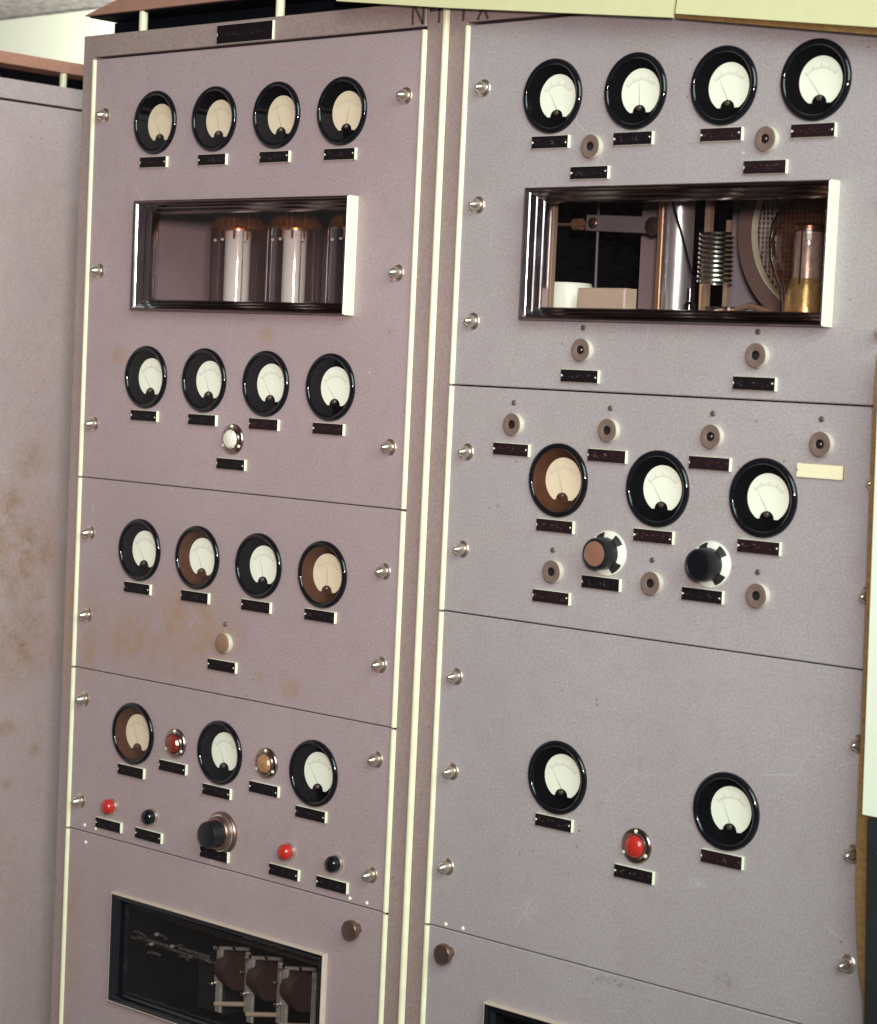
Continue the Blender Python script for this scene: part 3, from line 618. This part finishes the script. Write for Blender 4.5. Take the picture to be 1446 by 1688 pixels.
# ---- side cabinet, standing at a right angle on the left
root3 = empty('side_cabinet', (-1560, 0, 0)); root3.location.y = 0.1
tag(root3, 'plain rust-stained mauve cabinet at a right angle on the far left', 'cabinet')
b = MB()                                                         # local: front faces +x at x=300
b.box(-300, 296, -1300, 900, 0, 1984); b.build('casing', 'frame', root3, smooth=False)
b = MB(); b.box(296.2, 300, -1300, 900, 40, 1983.5); b.build('panel', 'side_paint', root3, smooth=False)
b = MB(); b.box(-300, 301, -1300, 900, 1988, 2022); b.build('head_rail', 'side_paint', root3, smooth=False)
b = MB(); b.box(-240, 240, -1240, 840, 2022, 2048); b.build('vent_box', 'inner_black', root3, smooth=False)
b = MB(); b.box(-300, 300, -1300, 900, 2048, 2068); hd = b.build('hood', 'lid', root3, smooth=False)
post = MB().lathe([(0, 0), (6, 0), (6.4, 3), (6.4, 22), (6, 25.8), (0, 25.8)], 16, UPZ).mesh('post', 'cream_metal')
for yy in (-850, -430, -80, 293, 640): put('post', post, hd, (291, yy, 2022))

# ------------------------------------------------------------------ things inside the left window: three transmitting tubes
def big_tube(x, y, label, r=41, ra=19):
    t = empty('vacuum_tube', (x, y, 1566)); tag(t, label, 'vacuum tube', 'transmitting tubes behind the left window')
    MB().lathe([(0, 0), (r-4, 0), (r-3, 30), (r, 34)], 32, UPZ).build('base', 'black', t)
    MB().lathe([(r, 34), (r, 176)], 40, UPZ).build('glass_bulb', 'bulb', t)
    MB().lathe([(r, 176), (r-1.5, 182), (r-6, 190), (r-12, 198), (r-15, 210), (r-17, 236), (r-19, 262), (0, 264)], 40, UPZ).build('getter_crown', 'getter', t)
    an = MB().lathe([(0, 40), (ra, 40), (ra, 166), (ra-1.5, 168), (ra-1.5, 174), (0, 174)], 28, UPZ).build('anode', 'anode', t)
    b = MB()
    for k in range(6):
        a = math.radians(60*k); b.box(ra*math.cos(a)-1.4, ra*math.cos(a)+1.4, ra*math.sin(a)-1.4, ra*math.sin(a)+1.4, 162, 176)
    b.lathe([(ra+1.5, 174), (ra+4, 174), (ra+4, 178), (ra+1.5, 178), (ra-4, 178)], 24, UPZ); b.build('anode_ring', 'copper', an)
    for k, a in enumerate((205, 290, 25)):
        q_ = math.radians(a); MB().tube([((ra-3)*math.cos(q_), (ra-3)*math.sin(q_), 174), ((ra-3)*math.cos(q_), (ra-3)*math.sin(q_), 250)], 1.6, 8).build('support_rod', 'copper', t)
    for a in (150, 330):
        q_ = math.radians(a); MB().tube([((r-6)*math.cos(q_), (r-6)*math.sin(q_), 36), ((r-6)*math.cos(q_), (r-6)*math.sin(q_), 176)], 1.0, 6).build('grid_rod', 'nickel', t)
    for zz in (44, 160):
        for a in (215, 275, 335):
            q_ = math.radians(a); MB().lathe([(0, -2.6), (2.2, -1.4), (2.6, 0), (2.2, 1.4), (0, 2.6)], 10, Matrix.Translation(((r-7)*math.cos(q_), (r-7)*math.sin(q_), zz)) @ UPZ).build('spacer_bead', 'ceramic', t)
    return t
big_tube(-502, 120, 'clear tube with silver anode, leftmost behind the left cabinet window')
big_tube(-382, 120, 'clear tube with silver anode, second from left behind the left cabinet window', 40, 17)
big_tube(-262, 122, 'amber topped tube half hidden by the right end of the left window frame', 41, 17)

# ------------------------------------------------------------------ things behind the right window
b = MB(); b.box(-11, 11, -4, 4, 0, 200, 1); tag(b.build('fibre_post', 'tan_strip', None, (134, 60, 1616)), 'narrow tan upright strip at the left end of the right window', 'post')
t = empty('switch_arm', (182, 150, 1616)); tag(t, 'grey flat contact arm with round bolts behind the right window', 'switch arm')
b = MB(); b.box(-58, 60, -3, 3, 0, 21, 1); o = b.build('arm_plate', 'grey_plate', t, (0, 0, 120)); o.rotation_euler = (0, math.radians(2.5), 0)
for x, z, r in ((-44, 132, 7), (52, 127, 12)): MB().lathe([(r, 3), (r, 6), (r*.7, 7.5), (r*.3, 7.8), (r*.25, 9.5), (0, 9.5)], 20).build('bolt', 'bronze', t, (x, 0, z))
MB().tube([(-112, 0, 131), (-58, 0, 131)], 2.0, 8).build('link_rod', 'copper', t)
MB().tube([(-45, 9, 0), (-47, 9, 190)], 1.8, 8).build('upright_rod', 'grey_plate', t)
MB().lathe([(8, 0), (8, 12), (6, 14), (0, 14)], 16, Matrix.Rotation(math.radians(-90), 4, 'Z')).build('rod_end', 'copper', t, (-66, 0, 131))
t = empty('ceramic_insulator', (140, 100, 1616)); tag(t, 'white round ceramic drum at the bottom left of the right window', 'insulator')
MB().lathe([(0, 0), (30, 0), (30, 48), (28, 52), (12, 53), (0, 53)], 36, UPZ).build('drum', 'ceramic', t)
MB().lathe([(30.4, 6), (31.2, 8), (31.2, 12), (30.4, 14)], 36, UPZ).build('band', 'nickel', t)
t = empty('component_box', (230, 62, 1616)); tag(t, 'tan rectangular component case in front of the white drum', 'component')
b = MB(); b.box(-37, 37, -12, 12, 0, 44, 2); b.build('case', 'tan_box', t)
MB().lathe([(6, 0), (6, 10), (4, 11), (0, 11)], 14, Matrix.Rotation(math.radians(90), 4, 'Z')).build('terminal', 'nickel', t, (37, 0, 14))
b = MB(); b.box(-20, 20, -1.5, 1.5, 0, 260, .5); tag(b.build('upright_plate', 'inner_mauve', None, (196, 200, 1616)), 'flat mauve upright plate beside the chrome column', 'plate')
t = empty('metal_column', (291, 122, 1616)); tag(t, 'bright polished metal column in the middle of the right window', 'column')
MB().lathe([(0, 0), (19, 0), (19, 240), (0, 240)], 32, UPZ).build('tube', 'column_metal', t)
b = MB(); b.box(-31, -23, -3, 12, 0, 240, 1); b.build('side_rail', 'copper', t)
tag(MB().tube([(-38, 0, 152), (-20, -1, 110), (-3, 0, 62), (0, 0, 60), (1, 0, 0)], 1.4, 8).build('diagonal_wire', 'black', None, (347, 80, 1616)), 'thin dark wire slanting across the metal column', 'wire')
t = empty('wire_coil', (360, 105, 1616)); tag(t, 'upright open wire coil right of the metal column', 'coil')
pts = []
for k in range(11*16+1):
    a = 2*math.pi*k/16; pts.append((20*math.cos(a), 20*math.sin(a), 52 + 62*k/(11*16)))
MB().tube(pts, 1.9, 6).build('winding', 'nickel', t)
b = MB(); b.box(-22, -14, 4, 12, 0, 160); b.box(10, 16, 4, 10, 20, 130); b.build('former_bar', 'tan_strip', t)
MB().tube([(-6, -18, 0), (-6, -19, 52)], 2.2, 8).build('lead', 'copper', t)
MB().lathe([(0, 0), (7, 0), (7, 26), (4, 30), (4, 46), (0, 46)], 16, UPZ).build('stud', 'black', t, (-14, -30, 0))
b = MB(); b.box(-26, 40, -16, 20, 0, 14, 1); b.build('base_block', 'ceramic', t, (0, 0, 0))
t = empty('round_vent_screen', (424, 250, 1745)); tag(t, 'brown ring with wire mesh behind the amber tube in the right window', 'vent screen')
MB().lathe([(104, 12), (125, 12), (126, 9), (126, -10), (104, -10), (104, 9)], 56).build('ring', 'brown_ring', t)
MB().lathe([(104, 12.4), (101.5, 13), (101, 9), (101.5, 2)], 56).build('ring_lip', 'cream_metal', t)
b = MB()
for k in range(-16, 17):
    c = k*6.1; h = math.sqrt(max(0, 102**2-c*c))
    b.box(c-1, c+1, 0, 1.6, -h, h); b.box(-h, h, 1.8, 3.4, c-1, c+1)
b.build('mesh_wire', 'mesh', t, smooth=False)
t = empty('vacuum_tube', (492, 102, 1616)); tag(t, 'dark brown round-topped tube with gold base at the right end of the right window', 'vacuum tube')
MB().lathe([(0, 0), (25, 0), (26, 12), (25.4, 30), (23, 46), (19.5, 56), (18, 60), (0, 60)], 32, UPZ).build('base', 'gold_bright', t)
MB().lathe([(27, 1), (28.5, 30), (31, 46), (39, 64), (45, 84), (46.5, 104), (44, 124), (35, 142), (18, 153), (0, 156)], 36, UPZ).build('glass_bulb', 'bulb_brown', t)
MB().lathe([(0, 60), (17, 60), (17, 108), (16, 110), (16, 114), (0, 114)], 24, UPZ).build('anode', 'lilac_bright', t)
MB().lathe([(16, 114), (19, 116), (19, 121), (14, 124), (0, 124)], 24, UPZ).build('top_ring', 'bronze', t)
for a in (40, 160, 280): MB().tube([(21*math.cos(math.radians(a)), 21*math.sin(math.radians(a)), 52), (21*math.cos(math.radians(a)), 21*math.sin(math.radians(a)), 130)], 1.1, 6).build('grid_rod', 'nickel', t)
t = empty('terminal_clamp', (400, 62, 1616)); tag(t, 'small dark clamp lying below the brown ring in the right window', 'clamp')
b = MB(); b.box(-18, 18, -8, 8, 8, 24, 2); b.build('body', 'bronze', t); MB().lathe([(5, 0), (5, 12), (0, 13)], 12).build('bolt', 'nickel', t, (-4, -8, 18))
MB().tube([(18, 0, 18), (40, 2, 26), (70, 4, 18)], 4, 8).build('lead', 'copper', t)

# ------------------------------------------------------------------ things behind the lower left window
def coil_unit(x, y, label):
    t = empty('coil_unit', (x, y, 560)); tag(t, label, 'coil', 'brown coil units behind the lower left window')
    b = MB(); b.box(-6, 6, -5, -1, 18, 118, 1); b.box(-7, 7, -7, -5.2, 60, 80, .6); b.build('bracket', 'worn_metal', t)
    b = MB(); b.box(40, 48, 10, 14, 24, 116, 1); b.build('bracket', 'worn_metal', t)
    MB().lathe([(0, 0), (8, 0), (9, 1.5), (24, 1.5), (26, 0)] + [(27.5 - (i % 2)*2.2, 1 + i*2.4) for i in range(15)] + [(26, 37), (0, 37)], 28, Matrix.Rotation(math.radians(70), 4, 'Z')).build('drum', 'brown_drum', t, (4, 16, 84))
    MB().tube([(-10, -6, 114), (50, 8, 122)], 3, 8).build('tie_rod', 'worn_metal', t)
    MB().tube([(-4, -6, 30), (46, 8, 38)], 3.6, 10).build('ceramic_rod', 'tan_box', t)
    for p in ((-12, -8, 92), (-10, -8, 60), (2, -8, 118), (30, -2, 120)): MB().lathe([(0, -1), (3, 0), (3.4, 3), (2.2, 6), (0, 6.6)], 12).build('terminal', 'nickel', t, p)
coil_unit(-474, 118, 'brown coil unit on metal bracket, left of the three in the lower window')
coil_unit(-405, 118, 'brown coil unit on metal bracket, middle of the three in the lower window')
coil_unit(-334, 118, 'brown coil unit on metal bracket, right of the three in the lower window')
def terminal_strip(x, y, z, label, n):
    t = empty('terminal_strip', (x, y, z)); tag(t, label, 'terminals')
    b = MB(); b.box(-34, 34, 4, 8, -2, 2, .5); b.build('strip', 'dim_metal', t)
    for k in range(n):
        xx = -30 + 60*k/(n-1); zz = random.uniform(-16, 16); ln = random.uniform(6, 13)
        a = math.radians(random.uniform(-18, 18)); dx, dz = ln*math.cos(a), ln*math.sin(a)
        MB().tube([(xx-dx, 0, zz-dz), (xx+dx, 0, zz+dz)], 1.6, 6).build('tie_rod', 'dim_metal', t)
        for q_ in (-1, 1):
            if random.random() < .7: MB().lathe([(0, -1), (3, 0), (3, 4), (1.5, 6.5), (0, 6.5)], 6).build('nut', random.choice(('worn_metal', 'dim_metal', 'bronze')), t, (xx+q_*dx, -1, zz+q_*dz))
terminal_strip(-622, 105, 655, 'dim cluster of metal terminals in the dark left end of the lower window', 5)
terminal_strip(-550, 125, 650, 'dim row of metal terminals left of the brown coil units', 4)

# ------------------------------------------------------------------ added boards filling the edges of the view, not part of the room
def sheet(name, pts, y0, y1, mat, label, cat):
    b = MB(); n = len(pts)
    b.add([(x, y0, z) for x, z in pts] + [(x, y1, z) for x, z in pts], [tuple(range(n)), tuple(range(n, 2*n))[::-1]] + [(i, (i+1) % n, n+(i+1) % n, n+i) for i in range(n)])
    return tag(b.build(name, mat, smooth=False), label, cat)
sheet('added_cream_board', [(-164, 2026), (29, 2003), (378, 1966), (392, 2110), (-150, 2140)], -36, -30, 'added_cream_board', 'added long cream board across the tops of the two cabinets', 'board')
sheet('added_cream_board', [(384, 1970), (800, 1917), (800, 2100), (398, 2110)], -36, -30, 'added_cream_board', 'second added cream board at the top right corner', 'board')
sheet('added_cork_strip', [(379, 1966.5), (800, 1908), (800, 1925), (379, 1978)], -28, -22, 'cork', 'added thin brown cork strip under the cream board at top right', 'strip')
edge = [(669.5, 1590), (669, 1534), (674, 1316), (677, 1184), (680, 1052), (684, 986), (691, 925), (698, 895), (701, 864), (702, 780)]
sheet('added_cork_strip', edge + [(790, 780), (790, 1590)], -30, -24, 'cork', 'added upright brown cork strip along the right edge of the right cabinet', 'strip')
sheet('added_white_board', [(690.5, 1093), (800, 1093), (800, 1545), (679.5, 1545)], -40, -33, 'pale_board', 'added pale white board at the right edge beside the cork strip', 'board')
sheet('added_black_board', [(716, 700), (800, 700), (800, 1090), (697, 1090)], -40, -33, 'added_black_board', 'added black board under the white board at the right edge', 'board')
